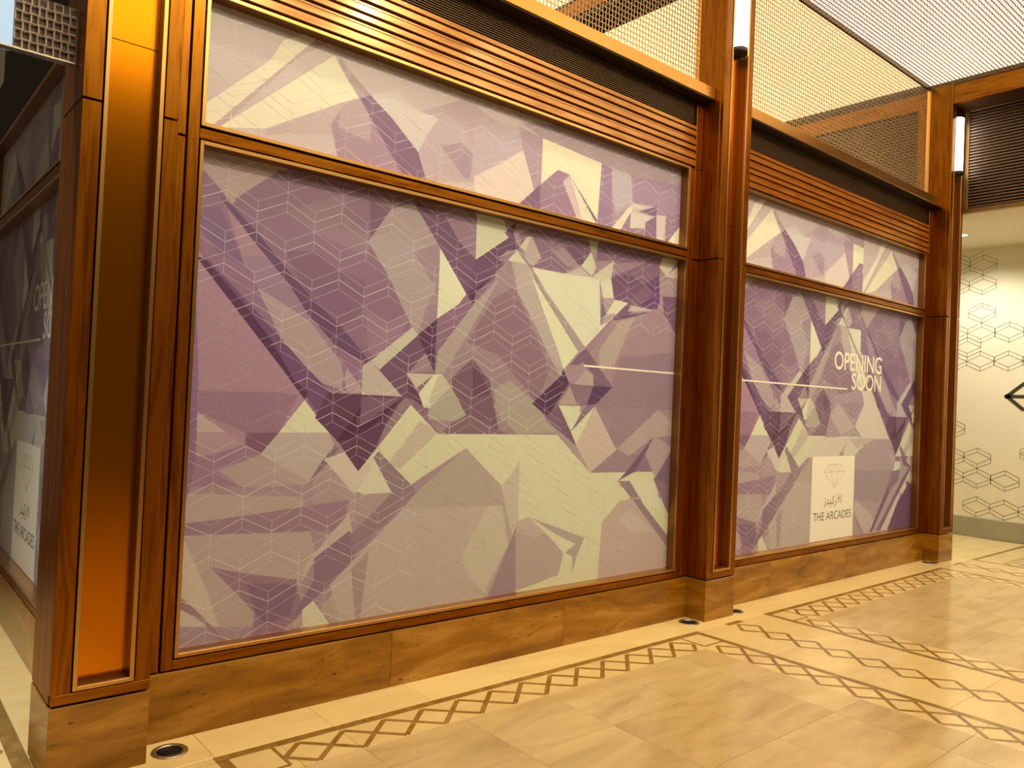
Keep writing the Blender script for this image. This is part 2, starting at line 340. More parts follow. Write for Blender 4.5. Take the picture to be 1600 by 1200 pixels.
# ------------------------------------------------------------ printed artwork
ART=[  # inks keep some light: brighter upper creams, shaded tone under the mid rail
(160,125,118,(0.3,0.2,4.1,0.2,4.1,3.4,0.3,3.4)),
(193,163,140,(0.3,2.58,4.1,2.58,4.1,3.4,0.3,3.4)),
(222,198,150,(0.498,2.712,0.804,3.015,0.864,3.13,1.033,3.234,1.05,3.217,0.57,2.662,0.52,2.617,0.45,2.599)),
(184,146,126,(0.53,2.614,1.05,3.217,1.085,3.18,0.94,3.068,0.592,2.649)),
(196,164,140,(0.592,2.649,0.94,3.073,1.085,3.19,1.121,3.138,0.681,2.736)),
(224,200,150,(0.587,2.648,0.681,2.736,1.126,3.142,1.267,2.974,1.161,2.915,0.8,2.698)),
(186,152,132,(0.8,2.698,1.161,2.915,1.267,2.974,1.297,2.975,1.225,2.777,0.802,2.67)),
(160,120,120,(1.182,2.904,1.277,2.972,1.406,2.815,1.54,2.657,1.561,2.618,1.188,2.584,1.126,2.801)),
(176,140,128,(1.172,2.891,1.277,2.972,1.34,2.905,1.348,2.769,1.165,2.796)),
(166,136,120,(1.158,3.145,1.194,3.11,1.335,3.007,1.277,2.972,1.197,3.056,1.149,3.111)),
(200,174,148,(1.335,3.007,1.479,3.073,1.631,3.006,1.753,2.999,1.69,2.898,1.636,2.787,1.468,2.923)),
(180,148,134,(1.631,3.006,1.762,3.07,1.907,3,2.033,2.832,2.033,2.713,1.691,2.64,1.636,2.787,1.69,2.898,1.753,2.999)),
(162,126,122,(1.774,2.857,1.912,2.908,2.048,2.835,2.032,2.731,1.944,2.718)),
(124,85,98,(1.277,2.972,1.335,3.007,1.468,2.923,1.636,2.787,1.644,2.764,1.698,2.642,1.568,2.614,1.54,2.657,1.406,2.815)),
(178,142,132,(1.762,3.07,1.913,3.158,2.187,3.085,2.195,2.942,2.048,2.835,1.907,3)),
(182,150,138,(2.011,3.053,2.321,3.107,2.519,3.085,2.52,2.808,2.391,2.694,2.366,2.975,2.198,2.851,1.987,2.721)),
(168,130,126,(2.321,3.107,2.519,3.085,2.52,2.808,2.47,2.746,2.366,2.975)),
(216,182,150,(2.011,2.74,2.197,2.858,2.366,2.975,2.475,2.74,2.347,2.643,2.211,2.616,2.037,2.582)),
(226,202,150,(2.519,3.085,3.04,3.051,3.015,2.617,3.017,2.679,2.781,2.893,2.748,2.916,2.654,2.922,2.52,2.808)),
(166,134,122,(2.319,3.135,2.519,3.085,3.04,3.051,3.328,3.036,3.886,3.081,3.877,3.218,3.094,3.19,2.659,3.195)),
(150,110,114,(2.303,2.606,2.347,2.65,2.654,2.922,2.748,2.916,2.893,2.626,2.493,2.598)),
(124,84,98,(2.303,2.606,2.511,2.799,2.519,2.662,2.473,2.609)),
(200,166,146,(2.699,2.861,2.759,2.911,2.903,2.636,2.849,2.634)),
(218,194,152,(2.764,2.905,3.025,2.642,2.893,2.634)),
(130,100,96,(2.775,2.896,3.018,2.68,3.013,2.648)),
(150,112,120,(3.04,3.051,3.138,3.038,3.163,2.627,3.02,2.633)),
(180,154,140,(3.138,3.038,3.328,3.036,3.362,2.881,3.335,2.835,3.19,2.759,3.15,2.846)),
(158,120,122,(3.328,3.036,3.886,3.081,3.878,2.767,3.607,2.812,3.59,2.872,3.358,2.856)),
(165,128,126,(3.15,2.846,3.19,2.759,3.329,2.834,3.243,2.657,3.162,2.642)),
(216,193,150,(3.128,2.621,3.329,2.83,3.372,2.83,3.233,2.639)),
(206,182,152,(3.352,2.854,3.508,2.844,3.36,2.819)),
(150,112,116,(3.233,2.639,3.338,2.787,3.338,2.681,3.485,2.707,3.49,2.633)),
(202,180,148,(3.343,2.792,3.543,2.8,3.485,2.707,3.338,2.685)),
(124,87,100,(3.416,2.81,3.603,2.877,3.607,2.808,3.479,2.805)),
(136,96,108,(3.495,2.75,3.607,2.812,3.624,2.631,3.489,2.65)),
(206,176,150,(3.606,2.82,3.711,2.831,3.677,2.622,3.618,2.63)),
(150,112,116,(3.711,2.831,3.884,2.881,3.877,2.784,3.711,2.619)),
(222,200,152,(3.711,2.619,3.876,2.797,3.901,2.615)),
(136,96,102,(0.3,1.3,2.2,1.3,2.2,2.585,0.3,2.585)),
(176,143,124,(0.501,2.463,0.497,2.54,0.58,2.588,0.98,2.588,0.841,2.473,0.664,2.322,0.644,2.341,0.552,2.429)),
(138,98,104,(0.882,2.525,1.348,2.514,1.523,2.482,1.369,2.303,1.391,1.71,1.277,1.783,1.096,1.893,0.694,2.277,0.676,2.347)),
(146,108,108,(0.908,2.332,1.239,2.491,1.21,2.372,1.378,2.304,1.365,2.186,1.059,2.266)),
(128,88,98,(0.925,2.151,1.081,2.175,1.215,2.099,1.353,2.069,1.352,1.921,1.206,1.777,1.079,1.892)),
(148,108,110,(1.361,1.922,1.497,1.869,1.652,1.953,1.508,1.668,1.391,1.71)),
(120,80,90,(1.36,2.49,1.487,2.456,1.377,2.27)),
(166,138,122,(1.487,2.456,1.618,2.517,1.653,2.482,1.805,2.303,1.801,2.181,1.804,1.918,1.682,1.82,1.647,1.856,1.555,2,1.494,2.1,1.363,2.262,1.379,2.292)),
(150,118,112,(1.639,2.258,1.79,2.326,1.801,2.249,1.804,1.918,1.685,1.82,1.74,1.992,1.783,2.082)),
(112,73,88,(1.563,2.575,1.65,2.537,1.837,2.471,2.05,2.277,2.067,2.1,2.045,2.026,1.994,2.079,1.805,2.306,1.618,2.52)),
(146,108,110,(1.778,2.534,1.924,2.563,2.046,2.539,2.05,2.277,1.928,2.36,1.837,2.471)),
(206,188,142,(2.043,2.586,2.215,2.589,2.286,2.441,2.05,2.277)),
(214,196,146,(1.805,2.303,1.995,2.076,1.947,2.015,1.804,1.918,1.805,2.056)),
(106,68,84,(2.05,2.277,2.286,2.441,2.253,2.463,2.344,2.552,2.319,2.464,2.367,2.393,2.278,2.302,2.067,2.094,2.045,2.026,1.994,2.079)),
(84,46,66,(2.045,2.026,1.994,2.079,2.205,2.213,2.249,2.255,2.067,2.094)),
(150,116,114,(2.208,2.298,2.274,2.365,2.351,2.377,2.285,2.307,2.263,2.294)),
(152,120,110,(1.823,1.689,2.049,2.023,2.309,2.31,2.449,2.292,2.781,1.7,2.548,1.481,2.777,1.296,1.856,1.292,1.765,1.388,1.871,1.603)),
(168,142,120,(2.049,2.023,2.229,2.194,2.003,1.827,1.849,1.602,1.806,1.617,1.82,1.741)),
(138,100,100,(2.188,2.067,2.342,2.161,2.656,1.703,2.562,1.481,2.242,1.753,2.015,1.81)),
(170,146,122,(2.309,2.31,2.462,2.293,2.658,1.902,2.795,1.701,2.742,1.657,2.368,2.146)),
(180,156,126,(2.373,2.281,2.476,2.276,2.688,1.864,2.618,1.898)),
(120,82,86,(2.057,1.717,2.192,1.6,2.251,1.386,2.27,1.32,2.065,1.319,1.931,1.525,1.919,1.605)),
(104,66,76,(2.059,1.682,2.077,1.495,2.196,1.523,2.13,1.627)),
(164,142,114,(2.349,1.608,2.548,1.481,2.734,1.305,2.417,1.294,2.223,1.452)),
(128,92,92,(2.037,1.411,2.342,1.294,1.856,1.292,1.961,1.373)),
(138,99,106,(2.362,2.478,2.528,2.568,2.948,2.528,2.983,2.461,2.887,2.357,2.771,2.299,2.475,2.295,2.404,2.372)),
(160,126,118,(2.732,2.458,2.887,2.354,2.769,2.337,2.63,2.414)),
(116,78,92,(2.732,2.458,2.909,2.486,2.962,2.458,2.887,2.354)),
(186,156,132,(2.404,2.372,2.469,2.476,2.549,2.36,2.484,2.303,2.442,2.317)),
(206,186,142,(2.375,2.401,2.425,2.469,2.465,2.476,2.412,2.38)),
(208,192,142,(2.285,2.307,2.351,2.377,2.434,2.306)),
(178,152,128,(2.341,2.309,2.443,2.304,2.586,2.044,2.756,1.72,2.699,1.716,2.478,2.006,2.364,2.14)),
(212,195,148,(2.475,2.295,2.732,2.293,2.992,2.307,3.065,2.299,3.089,2.003,3.162,2.028,2.957,1.85,2.627,2.131)),
(214,198,146,(2.448,2.291,2.483,2.235,2.898,1.817,2.774,1.699,2.701,1.842,2.576,2.057)),
(164,140,116,(2.453,2.292,2.491,2.25,2.707,2.071,2.963,1.847,2.909,1.811,2.75,1.985,2.579,2.153)),
(192,166,138,(2.752,2.293,2.887,2.357,2.977,2.302)),
(206,188,142,(2.891,2.362,2.977,2.464,3.029,2.374,2.992,2.311)),
(196,178,132,(2.941,2.556,3.05,2.559,3.023,2.475,2.972,2.471)),
(132,93,102,(3.039,2.558,3.677,2.553,3.668,2.402,3.511,2.32,3.368,2.188,3.212,2.192,3.171,2.328,3.202,2.347,3.191,2.442,3.027,2.414)),
(156,120,116,(3.192,2.427,3.501,2.472,3.366,2.407,3.202,2.347)),
(114,75,88,(3.171,2.328,3.357,2.375,3.505,2.311,3.357,2.179,3.217,2.189)),
(106,66,90,(3.522,2.329,3.661,2.406,3.683,2.224,3.646,2.161,3.346,2.174)),
(202,182,142,(3.002,2.312,3.191,2.438,3.176,2.329,3.066,2.288)),
(208,190,148,(3.071,2.289,3.171,2.328,3.206,2.188,3.104,2.187)),
(124,97,98,(3.091,2.017,3.091,2.185,3.14,2.081)),
(166,136,122,(3.099,2.186,3.217,2.193,3.142,2.085,3.13,2.102)),
(172,144,124,(3.093,2.014,3.137,2.084,3.256,2.097,3.194,2.038)),
(210,194,144,(3.142,2.085,3.218,2.185,3.352,2.178,3.245,2.093)),
(160,122,114,(3.188,2.038,3.374,2.086,3.646,2.161,3.727,2.15,3.9,1.998,3.877,1.477,3.075,1.48,2.962,1.775)),
(146,110,108,(3.222,1.614,3.289,1.81,3.851,1.882,3.89,1.473,3.075,1.476,3.137,1.542)),
(174,146,120,(3.083,1.834,3.265,2.042,3.425,2.091,3.238,1.757,3.105,1.7)),
(124,86,94,(2.824,1.728,3.056,1.934,3.245,2.095,3.389,2.213,3.522,2.325,3.609,2.277,3.351,2.095,3.188,2.038,2.961,1.782,2.913,1.737)),
(150,114,112,(3.056,1.934,3.188,2.038,2.961,1.782,2.963,1.847)),
(192,162,136,(3.349,2.121,3.381,2.168,3.616,2.152)),
(110,74,88,(3.188,2.04,3.351,2.099,3.64,2.158,3.374,2.084)),
(206,184,138,(3.658,2.464,3.702,2.549,3.878,2.56,3.748,2.409)),
(198,170,134,(3.661,2.406,3.748,2.412,3.881,2.512,3.888,2.408)),
(166,130,120,(3.675,2.392,3.888,2.408,3.883,2.278,3.707,2.266,3.701,2.17,3.646,2.161,3.683,2.224)),
(120,80,92,(3.707,2.266,3.896,2.28,3.888,1.997,3.727,2.15)),
(166,120,120,(0.475,2.109,0.546,2.077,1.076,1.46,0.848,1.198,0.498,1.378)),
(150,104,110,(0.558,1.476,0.916,1.486,1.025,1.475,0.936,1.296,0.781,1.295,0.558,1.385)),
(142,100,110,(0.493,2.296,0.542,2.42,0.634,2.309,0.742,2.211,1.096,1.893,1.395,1.628,1.392,1.331,1.077,1.594,0.791,1.861,0.545,2.091)),
(126,90,104,(0.523,2.28,0.613,2.298,0.692,2.143,0.734,2.055,0.61,2.092,0.528,2.194)),
(162,118,118,(0.532,2.466,0.597,2.35,0.641,2.294,0.735,2.05,0.867,2.069,0.782,2.177,0.686,2.255,0.636,2.302,0.547,2.428)),
(150,112,116,(0.722,2.097,0.819,2.111,0.946,2.002,1.211,1.722,1.172,1.714,0.932,1.883,0.796,1.969)),
(172,138,124,(0.797,1.964,1.061,1.836,1.213,1.676,1.273,1.618,1.245,1.493,1.361,1.497,1.359,1.529,1.236,1.663,1.279,1.504,1.103,1.547,1.068,1.601,0.93,1.725)),
(104,67,86,(0.534,2.416,0.597,2.35,0.674,2.305,0.785,2.215,0.906,2.094,1.077,1.939,1.264,1.794,1.356,1.702,1.406,1.658,1.608,1.496,1.582,1.497,1.457,1.618,1.358,1.66,1.211,1.722,1.054,1.866,0.946,2.002,0.767,2.174,0.646,2.304)),
(112,72,92,(0.531,2.089,0.791,1.861,1.077,1.594,1.392,1.331,1.367,1.107,1.076,1.456)),
(88,48,70,(0.515,2.065,0.556,2.058,0.743,1.876,0.873,1.73,1.002,1.543,1.073,1.487,1.058,1.454,0.946,1.585)),
(118,80,92,(1.234,1.479,1.608,1.487,1.446,1.372,1.368,1.355,1.193,1.399)),
(186,160,134,(1.362,1.634,1.406,1.666,1.608,1.487,1.392,1.477,1.363,1.513)),
(216,196,150,(1.365,1.508,1.402,1.48,1.366,1.447)),
(192,172,136,(1.409,1.664,1.647,1.857,1.687,1.819,1.463,1.621)),
(112,76,86,(1.46,1.621,1.685,1.818,1.804,1.917,1.805,1.632,1.627,1.614,1.644,1.552,1.709,1.505,1.636,1.455,1.608,1.49)),
(90,52,70,(1.685,1.819,1.804,1.917,1.803,1.63,1.71,1.778)),
(150,118,112,(1.634,1.613,1.74,1.73,1.799,1.631)),
(194,168,134,(1.624,1.613,1.804,1.617,1.691,1.535)),
(98,60,74,(1.628,1.601,1.705,1.505,1.756,1.431,1.674,1.476,1.633,1.502)),
(168,148,116,(1.859,1.619,1.937,1.531,2.031,1.4,1.954,1.364,1.78,1.372,1.783,1.44)),
(210,194,144,(1.708,1.51,1.8,1.615,1.859,1.619,1.9,1.569,1.783,1.432,1.742,1.436)),
(190,168,128,(1.828,1.606,1.859,1.619,1.915,1.553,1.789,1.44,1.774,1.479)),
(206,188,138,(1.661,1.448,1.844,1.294,2.286,1.293,2.743,1.291,3.046,1.053,3.859,1.034,4.104,0.231,2.294,0.304,2.393,0.263,2.04,1.214,1.684,1.026,1.617,1.083,1.45,1.167,1.366,1.103,1.465,1.215)),
(214,196,146,(1.058,1.454,1.193,1.297,0.936,1.296)),
(184,156,132,(0.936,1.296,1.193,1.297,1.227,1.236,1.101,1.061,0.85,1.194)),
(124,82,92,(0.776,1.295,0.936,1.296,0.85,1.194,0.779,1.233)),
(186,152,130,(0.534,1.407,0.551,1.387,0.686,1.297,0.54,1.296)),
(172,130,122,(0.527,1.294,0.691,1.294,0.779,1.247,0.635,1.197,0.533,1.176)),
(150,108,112,(0.532,1.185,0.635,1.197,0.779,1.243,0.85,1.194,0.666,1.132,0.765,1.053,0.517,1.058)),
(174,140,122,(0.662,1.122,0.85,1.194,1.101,1.061,1.069,1.047,0.923,1.045,0.774,1.048)),
(132,100,100,(1.258,1.23,1.206,1.154,1.1,1.062,1.161,1.155,1.227,1.233)),
(98,58,72,(1.116,1.369,1.176,1.493,1.62,1.488,1.584,1.454,1.459,1.215,1.366,1.103,1.245,1.253)),
(122,84,92,(1.364,1.479,1.601,1.482,1.357,1.326)),
(82,42,58,(1.234,1.253,1.366,1.432,1.357,1.326,1.621,1.482,1.5,1.382,1.354,1.274)),
(142,110,106,(1.624,1.485,1.677,1.468,1.471,1.226,1.459,1.213,1.514,1.344)),
(188,162,130,(1.725,1.363,1.844,1.3,1.615,1.11,1.532,1.134,1.639,1.258)),
(202,174,142,(1.171,1.167,1.282,1.201,1.366,1.103,1.45,1.167,1.43,1.078,1.352,0.988,1.34,0.992,1.194,1.146)),
(168,134,120,(1.121,1.067,1.194,1.146,1.345,0.991,1.399,0.986,1.565,0.981,1.477,0.879,1.134,0.814)),
(206,186,142,(1.453,1.167,1.568,0.987,1.399,0.986,1.363,1.001,1.424,1.088)),
(142,110,104,(1.449,1.173,1.478,1.204,1.684,1.026,1.728,0.987,1.489,0.784,1.21,0.551,1.151,0.583,1.229,0.69,1.47,0.895,1.571,0.987,1.489,1.113)),
(172,145,120,(2.04,1.214,2.302,1.003,2.309,0.999,2.418,0.697,2.286,0.444,2.246,0.373,1.307,0.312,1.188,0.432,1.35,0.597,1.728,0.987)),
(182,154,128,(1.647,0.903,2.217,0.883,2.039,0.602,2.112,0.478,2.24,0.344,1.306,0.338,1.238,0.548)),
(188,166,130,(2.217,0.883,2.326,0.877,2.39,0.604,2.247,0.355,2.112,0.478,2.039,0.602)),
(160,128,110,(1.351,0.62,1.447,0.692,1.416,0.353,1.389,0.357)),
(188,166,132,(2.309,0.992,2.37,1.046,2.444,1.136,2.453,0.737,2.409,0.698)),
(174,144,122,(2.451,0.78,2.535,0.801,2.732,0.65,2.841,0.551,2.802,0.421,2.437,0.362,2.238,0.353,2.234,0.415,2.418,0.697)),
(150,118,110,(2.238,0.346,2.434,0.738,2.457,0.346)),
(184,156,130,(2.451,0.78,2.535,0.801,2.669,0.692,2.592,0.669,2.445,0.716)),
(170,142,120,(2.545,0.796,3.021,0.634,2.96,0.525,2.923,0.415,2.922,0.521,2.852,0.554,2.944,0.602,2.751,0.685)),
(210,190,144,(2.576,0.771,2.752,0.656,2.944,0.6,2.852,0.554,2.732,0.657)),
(184,152,128,(3.181,0.723,3.349,0.855,3.47,0.857,3.891,0.529,3.906,0.289,3.158,0.342)),
(192,162,136,(3.332,0.728,3.449,0.793,3.738,0.617,3.483,0.637)),
(145,112,106,(3.317,0.986,3.437,0.984,3.598,0.81,3.888,0.563,3.894,0.477,3.483,0.848)),
(164,137,116,(3.42,0.866,3.814,0.891,3.79,0.848,3.458,0.856)),
(134,101,102,(3.689,0.988,3.787,1.112,3.881,1.119,3.894,0.691,3.748,0.894)),
(150,116,110,(3.075,1.48,3.722,1.475,3.882,1.394,3.905,1.034,3.057,1.049,3.292,1.193)),
(174,144,124,(3.292,1.199,3.711,1.473,3.883,1.382,3.889,1.287,3.671,1.278,3.423,1.152)),
(84,50,68,(2.769,1.703,2.827,1.617,2.658,1.399,2.523,1.479,2.761,1.666)),
(165,142,116,(2.339,1.609,2.52,1.475,2.62,1.388,2.49,1.344,2.281,1.377,2.219,1.55)),
(136,100,100,(2.827,1.617,3.067,1.611,3.074,1.495,2.936,1.476,2.752,1.475,2.658,1.401)),
(125,88,95,(2.927,1.815,2.967,1.844,3.222,1.614,3.051,1.608,3.041,1.681,2.908,1.777)),
(90,57,76,(3.045,1.61,3.231,1.611,3.085,1.495,2.989,1.477)),
(176,146,122,(2.871,1.612,2.975,1.709,3.041,1.681,3.045,1.609)),
(120,84,92,(2.62,1.393,2.747,1.474,2.914,1.229,2.899,1.233,2.65,1.379)),
(164,137,118,(2.645,1.376,2.899,1.225,3.052,1.051,3.035,1.061,2.773,1.284)),
(172,142,118,(2.742,1.478,2.836,1.597,2.905,1.482)),
(206,191,142,(2.745,1.474,2.936,1.476,2.939,1.424,2.861,1.313)),
(134,102,102,(2.939,1.424,2.989,1.477,3.085,1.495,2.863,1.313)),
(206,191,142,(2.861,1.313,3.066,1.476,2.967,1.314,2.911,1.229)),
(194,162,132,(2.909,1.229,3.07,1.474,3.292,1.193,3.048,1.051)),
(114,81,92,(3.664,1.28,3.591,1.166,3.489,1.045,3.311,0.982,3.405,1.051)),
(170,140,122,(3.591,1.166,3.689,1.286,3.881,1.204,3.707,0.99)),
(136,103,106,(3.489,1.045,3.579,1.158,3.666,1.042)),
(124,91,98,(3.882,1.187,3.911,0.938,3.701,0.99)),
(210,192,146,(3.475,0.979,3.69,0.98,3.795,0.773,3.598,0.81)),
(176,143,122,(0.489,1.032,1.072,0.989,1.158,0.686,1.082,0.581,1.105,0.363,0.518,0.454)),
(148,108,110,(0.496,0.896,0.77,0.915,1.32,0.962,1.297,0.811,0.923,0.829,0.498,0.847)),
(194,164,132,(0.498,0.847,0.532,0.825,0.641,0.588,0.698,0.426,0.499,0.457)),
(146,105,106,(0.648,0.697,0.776,0.66,1.063,0.594,1.095,0.46,1.003,0.356,0.85,0.311,0.861,0.463,0.786,0.55)),
(128,90,98,(0.817,0.601,0.991,0.588,1.065,0.552,1.039,0.43,0.922,0.402,0.865,0.463)),
(152,110,102,(0.502,0.604,0.595,0.515,0.654,0.447,0.745,0.347,0.716,0.352,0.625,0.458,0.505,0.545)),
(186,158,130,(1.329,0.899,1.347,0.802,1.152,0.686,1.088,0.575,1.101,0.659,1.207,0.774)),
(136,99,103,(1.334,0.809,1.367,0.665,1.151,0.483,1.03,0.375,1.082,0.474,1.151,0.583,1.146,0.687)),
(206,186,140,(1.151,0.483,1.26,0.339,1.105,0.363,1.097,0.445)),
(138,96,112,(0.498,2.082,0.512,2.084,0.553,1.563,0.561,1.189,0.543,1.062,0.529,0.995,0.515,0.995)),
]
ART_B=[
(164,128,120,(2.165,1.662,2.683,1.727,2.757,1.6,2.581,1.38,2.356,1.29,2.034,1.278)),
(182,150,130,(2.244,1.592,2.581,1.38,2.325,1.301,2.106,1.473)),
(150,114,112,(2.304,1.594,2.74,1.607,2.591,1.452,2.495,1.48)),
(208,181,142,(2.699,1.72,2.895,1.735,3.31,1.264,2.732,1.275,2.581,1.38,2.757,1.6)),
(206,180,142,(1.893,1.277,2.78,1.278,2.643,1.173,2.594,1.091,1.714,1.105)),
(188,160,130,(2.495,1.264,2.781,1.275,2.963,1.264,2.643,1.173)),
(160,134,114,(2.293,1.118,2.451,1.242,2.38,1.161,2.384,1.109)),
(166,136,120,(2.615,0.354,2.604,1.111,2.688,1.166,2.98,1.264,3.301,1.264,3.468,1.082,3.437,0.942,2.962,0.362,2.63,0.352)),
(156,126,114,(2.599,0.971,3.437,0.949,3.317,0.758,3.13,0.649,2.62,0.69)),
(186,158,132,(2.596,0.607,2.649,0.695,2.996,0.526,3.034,0.443,2.976,0.375,2.838,0.364)),
(146,112,106,(2.608,0.55,2.677,0.51,2.823,0.365,2.785,0.368)),
(176,146,126,(3.286,1.176,3.461,1.077,3.437,0.942,3.363,1.041)),
(118,80,84,(3.437,0.942,3.573,0.961,3,0.362,2.953,0.366)),
(168,138,120,(3.443,1.085,3.676,1.219,3.836,1.219,3.785,0.956,3.151,0.369,3,0.362,3.573,0.961,3.597,1.098)),
(126,92,96,(3.589,1.098,3.7,1.127,3.82,0.97,3.657,0.997)),
(138,104,104,(3.371,0.928,3.574,0.953,3.548,0.84,3.32,0.729)),
(124,90,94,(3.785,0.956,3.822,0.939,3.429,0.603,3.183,0.367,3.087,0.367,3.393,0.635,3.617,0.845)),
(190,162,132,(3.808,1.126,3.837,0.978,3.707,1.042)),
(200,172,138,(3.821,0.947,3.903,0.835,3.706,0.827,3.331,0.363,3.183,0.367,3.558,0.703)),
(106,70,84,(3.813,0.819,3.908,0.765,3.941,0.341,3.331,0.363,3.547,0.627)),
]
ART, ART_B = [[((a[0], a[1], a[2]), np.array(a[3]).reshape(-1, 2)) for a in A] for A in (ART, ART_B)]
def inside(poly, P):
    x, y = P[:, 0], P[:, 1]; r = np.zeros(len(P), bool)
    for (x0, y0), (x1, y1) in zip(poly, np.roll(poly, -1, 0)):
        if y0 == y1: continue
        c = ((y0 > y) != (y1 > y)) & (x < (x1-x0)*(y-y0)/(y1-y0)+x0); r ^= c
    return r
def ink_at(P, layers):
    out = np.zeros((len(P), 3))
    for polys, sh, clip in layers:
        okc = inside(clip, P) if clip is not None else np.ones(len(P), bool)
        Q = P.copy(); Q[:, 0] -= sh
        for c, poly in polys:
            m = okc & inside(poly, Q); out[m] = c
    return out
CLIP2 = np.array([(2.64,3.3),(2.64,2.10),(3.468,1.09),(4.0,1.09),(4.0,3.3)])
LAYERS = {'a': [(ART, 0, None)], 'b': [(ART, -.085, None), (ART_B, 0, None), (ART, 2.10, CLIP2)]}
def print_pane(name, parent, x0, x1, z0, z1, art, ly):
    layers = LAYERS[art]; pts, edges = [], []
    def addp(poly):
        b = len(pts); n = len(poly)
        pts.extend(Vector((float(p[0]), float(p[1]))) for p in poly); edges.extend((b+i, b+(i+1) % n) for i in range(n))
    addp([(x0,z0),(x1,z0),(x1,z1),(x0,z1)])
    for polys, sh, clip in layers:
        if clip is not None: addp(clip)
        for c, poly in polys:
            q = poly+np.array([sh, 0])
            if q[:,0].max() < x0 or q[:,0].min() > x1 or q[:,1].max() < z0 or q[:,1].min() > z1: continue
            addp(q)
    V, E, F, *_ = geometry.delaunay_2d_cdt(pts, edges, [], 0, 1e-5)
    V = np.array([(v.x, v.y) for v in V]); F = np.array([tuple(f) for f in F])
    cen = V[F].mean(1); ok = (cen[:,0] > x0) & (cen[:,0] < x1) & (cen[:,1] > z0) & (cen[:,1] < z1)
    F = F[ok]; cen = cen[ok]; ink = ink_at(cen, layers)
    used, inv = np.unique(F, return_inverse=True); F = inv.reshape(F.shape); V = V[used]
    n = len(V)
    verts = [(v[0], ly, v[1]) for v in V]+[(x0,ly+.006,z0),(x1,ly+.006,z0),(x1,ly+.006,z1),(x0,ly+.006,z1)]
    tris = []
    for f in F:
        a, b, c = V[f[0]], V[f[1]], V[f[2]]
        cr = (b[0]-a[0])*(c[1]-a[1])-(b[1]-a[1])*(c[0]-a[0])
        tris.append(tuple(int(i) for i in (f if cr > 0 else f[::-1])))   # normal toward -y
    tris.append((n, n+3, n+2, n+1))
    me = bpy.data.meshes.new(name); me.from_pydata(verts, [], tris); me.materials.append(MATS['print'])
    at = me.color_attributes.new('ink', 'FLOAT_COLOR', 'CORNER'); cols = []
    for c in ink: cols += [*alb(*c), 1.0]*3
    cols += [.1, .1, .1, 1]*4
    at.data.foreach_set('color', cols); me.update()
    return link(bpy.data.objects.new(name, me), parent)
def lattice(parent, x0, x1, z0, z1, art, ly):
    sh = 0 if art == 'a' else -.085
    dx, ih, oh, sd, pz = .1422, .070, .1165, .0472, .3275
    segs = []
    for i in range(-8, 40):
        for j in range(-1, 12):
            cx = .639+sh+dx*i; cz = (1.936 if i % 2 == 0 else 1.772)+pz*(j-5)
            if cx < x0-.2 or cx > x1+.2 or cz < z0-.2 or cz > z1+.2: continue
            for s in (-1, 1):
                segs.append((cx+s*dx, cz+sd, cx, cz+oh, 1))
                segs.append((cx, cz+ih, cx+s*dx, cz, 0)); segs.append((cx, cz-ih, cx+s*dx, cz, 0))
            segs += [(cx, cz+ih, cx, cz+oh, 0), (cx, cz-ih, cx, cz-oh, 0), (cx+dx, cz-sd, cx+dx, cz+sd, 0)]
    quads, mids, strong = [], [], []
    hw = .0013
    e = .0015
    for a, b, c, d, st in segs:
        t0, t1 = 0.0, 1.0                       # clip the line to the pane
        for p, q in ((a-c, a-x0-e), (c-a, x1-e-a), (b-d, b-z0-e), (d-b, z1-e-b)):
            if abs(p) < 1e-9:
                if q < 0: t1 = -1
            elif p < 0: t0 = max(t0, q/p)
            else: t1 = min(t1, q/p)
        if t1-t0 < .02: continue
        a, b, c, d = a+(c-a)*t0, b+(d-b)*t0, a+(c-a)*t1, b+(d-b)*t1
        l = math.hypot(c-a, d-b); nx, nz = -(d-b)/l*hw, (c-a)/l*hw
        n = 3 if l > .1 else 1
        for t in range(n):
            p = (a+(c-a)*t/n, b+(d-b)*t/n); q = (a+(c-a)*(t+1)/n, b+(d-b)*(t+1)/n)
            quads.append(((p[0]-nx, p[1]-nz), (q[0]-nx, q[1]-nz), (q[0]+nx, q[1]+nz), (p[0]+nx, p[1]+nz)))
            mids.append(((p[0]+q[0])/2, (p[1]+q[1])/2)); strong.append(st)
    mids = np.array(mids); ink = ink_at(mids, LAYERS[art])
    verts, faces, cols = [], [], []
    for k, qd in enumerate(quads):
        x, z = mids[k]
        fade = 1.0
        if x-sh > 1.75 and z < 1.25: fade = .30
        if x-sh > 2.75 and z < 2.0: fade = min(fade, .35)
        if x-sh < 1.0 and 1.25 < z < 1.9 and z < 2.05-(x-sh-.5)*.95: fade = .45
        al = (.80 if strong[k] else .50)*fade
        c = ink[k]+(np.array((240, 212, 190))-ink[k])*al
        area = (qd[1][0]-qd[0][0])*(qd[2][1]-qd[0][1])-(qd[1][1]-qd[0][1])*(qd[2][0]-qd[0][0])
        if area < 0: qd = qd[::-1]
        b = len(verts); verts += [(p[0], ly, p[1]) for p in qd]; faces.append((b, b+1, b+2, b+3)); cols += [*alb(*c), 1.0]*4
    me = bpy.data.meshes.new('hexagon_line_pattern'); me.from_pydata(verts, [], faces); me.materials.append(MATS['print'])
    at = me.color_attributes.new('ink', 'FLOAT_COLOR', 'CORNER'); at.data.foreach_set('color', cols)
    o = link(bpy.data.objects.new('hexagon_line_pattern', me), parent); o['kind'] = 'stuff'; o['label'] = 'thin pale lines of interlocking hexagons'
    return o
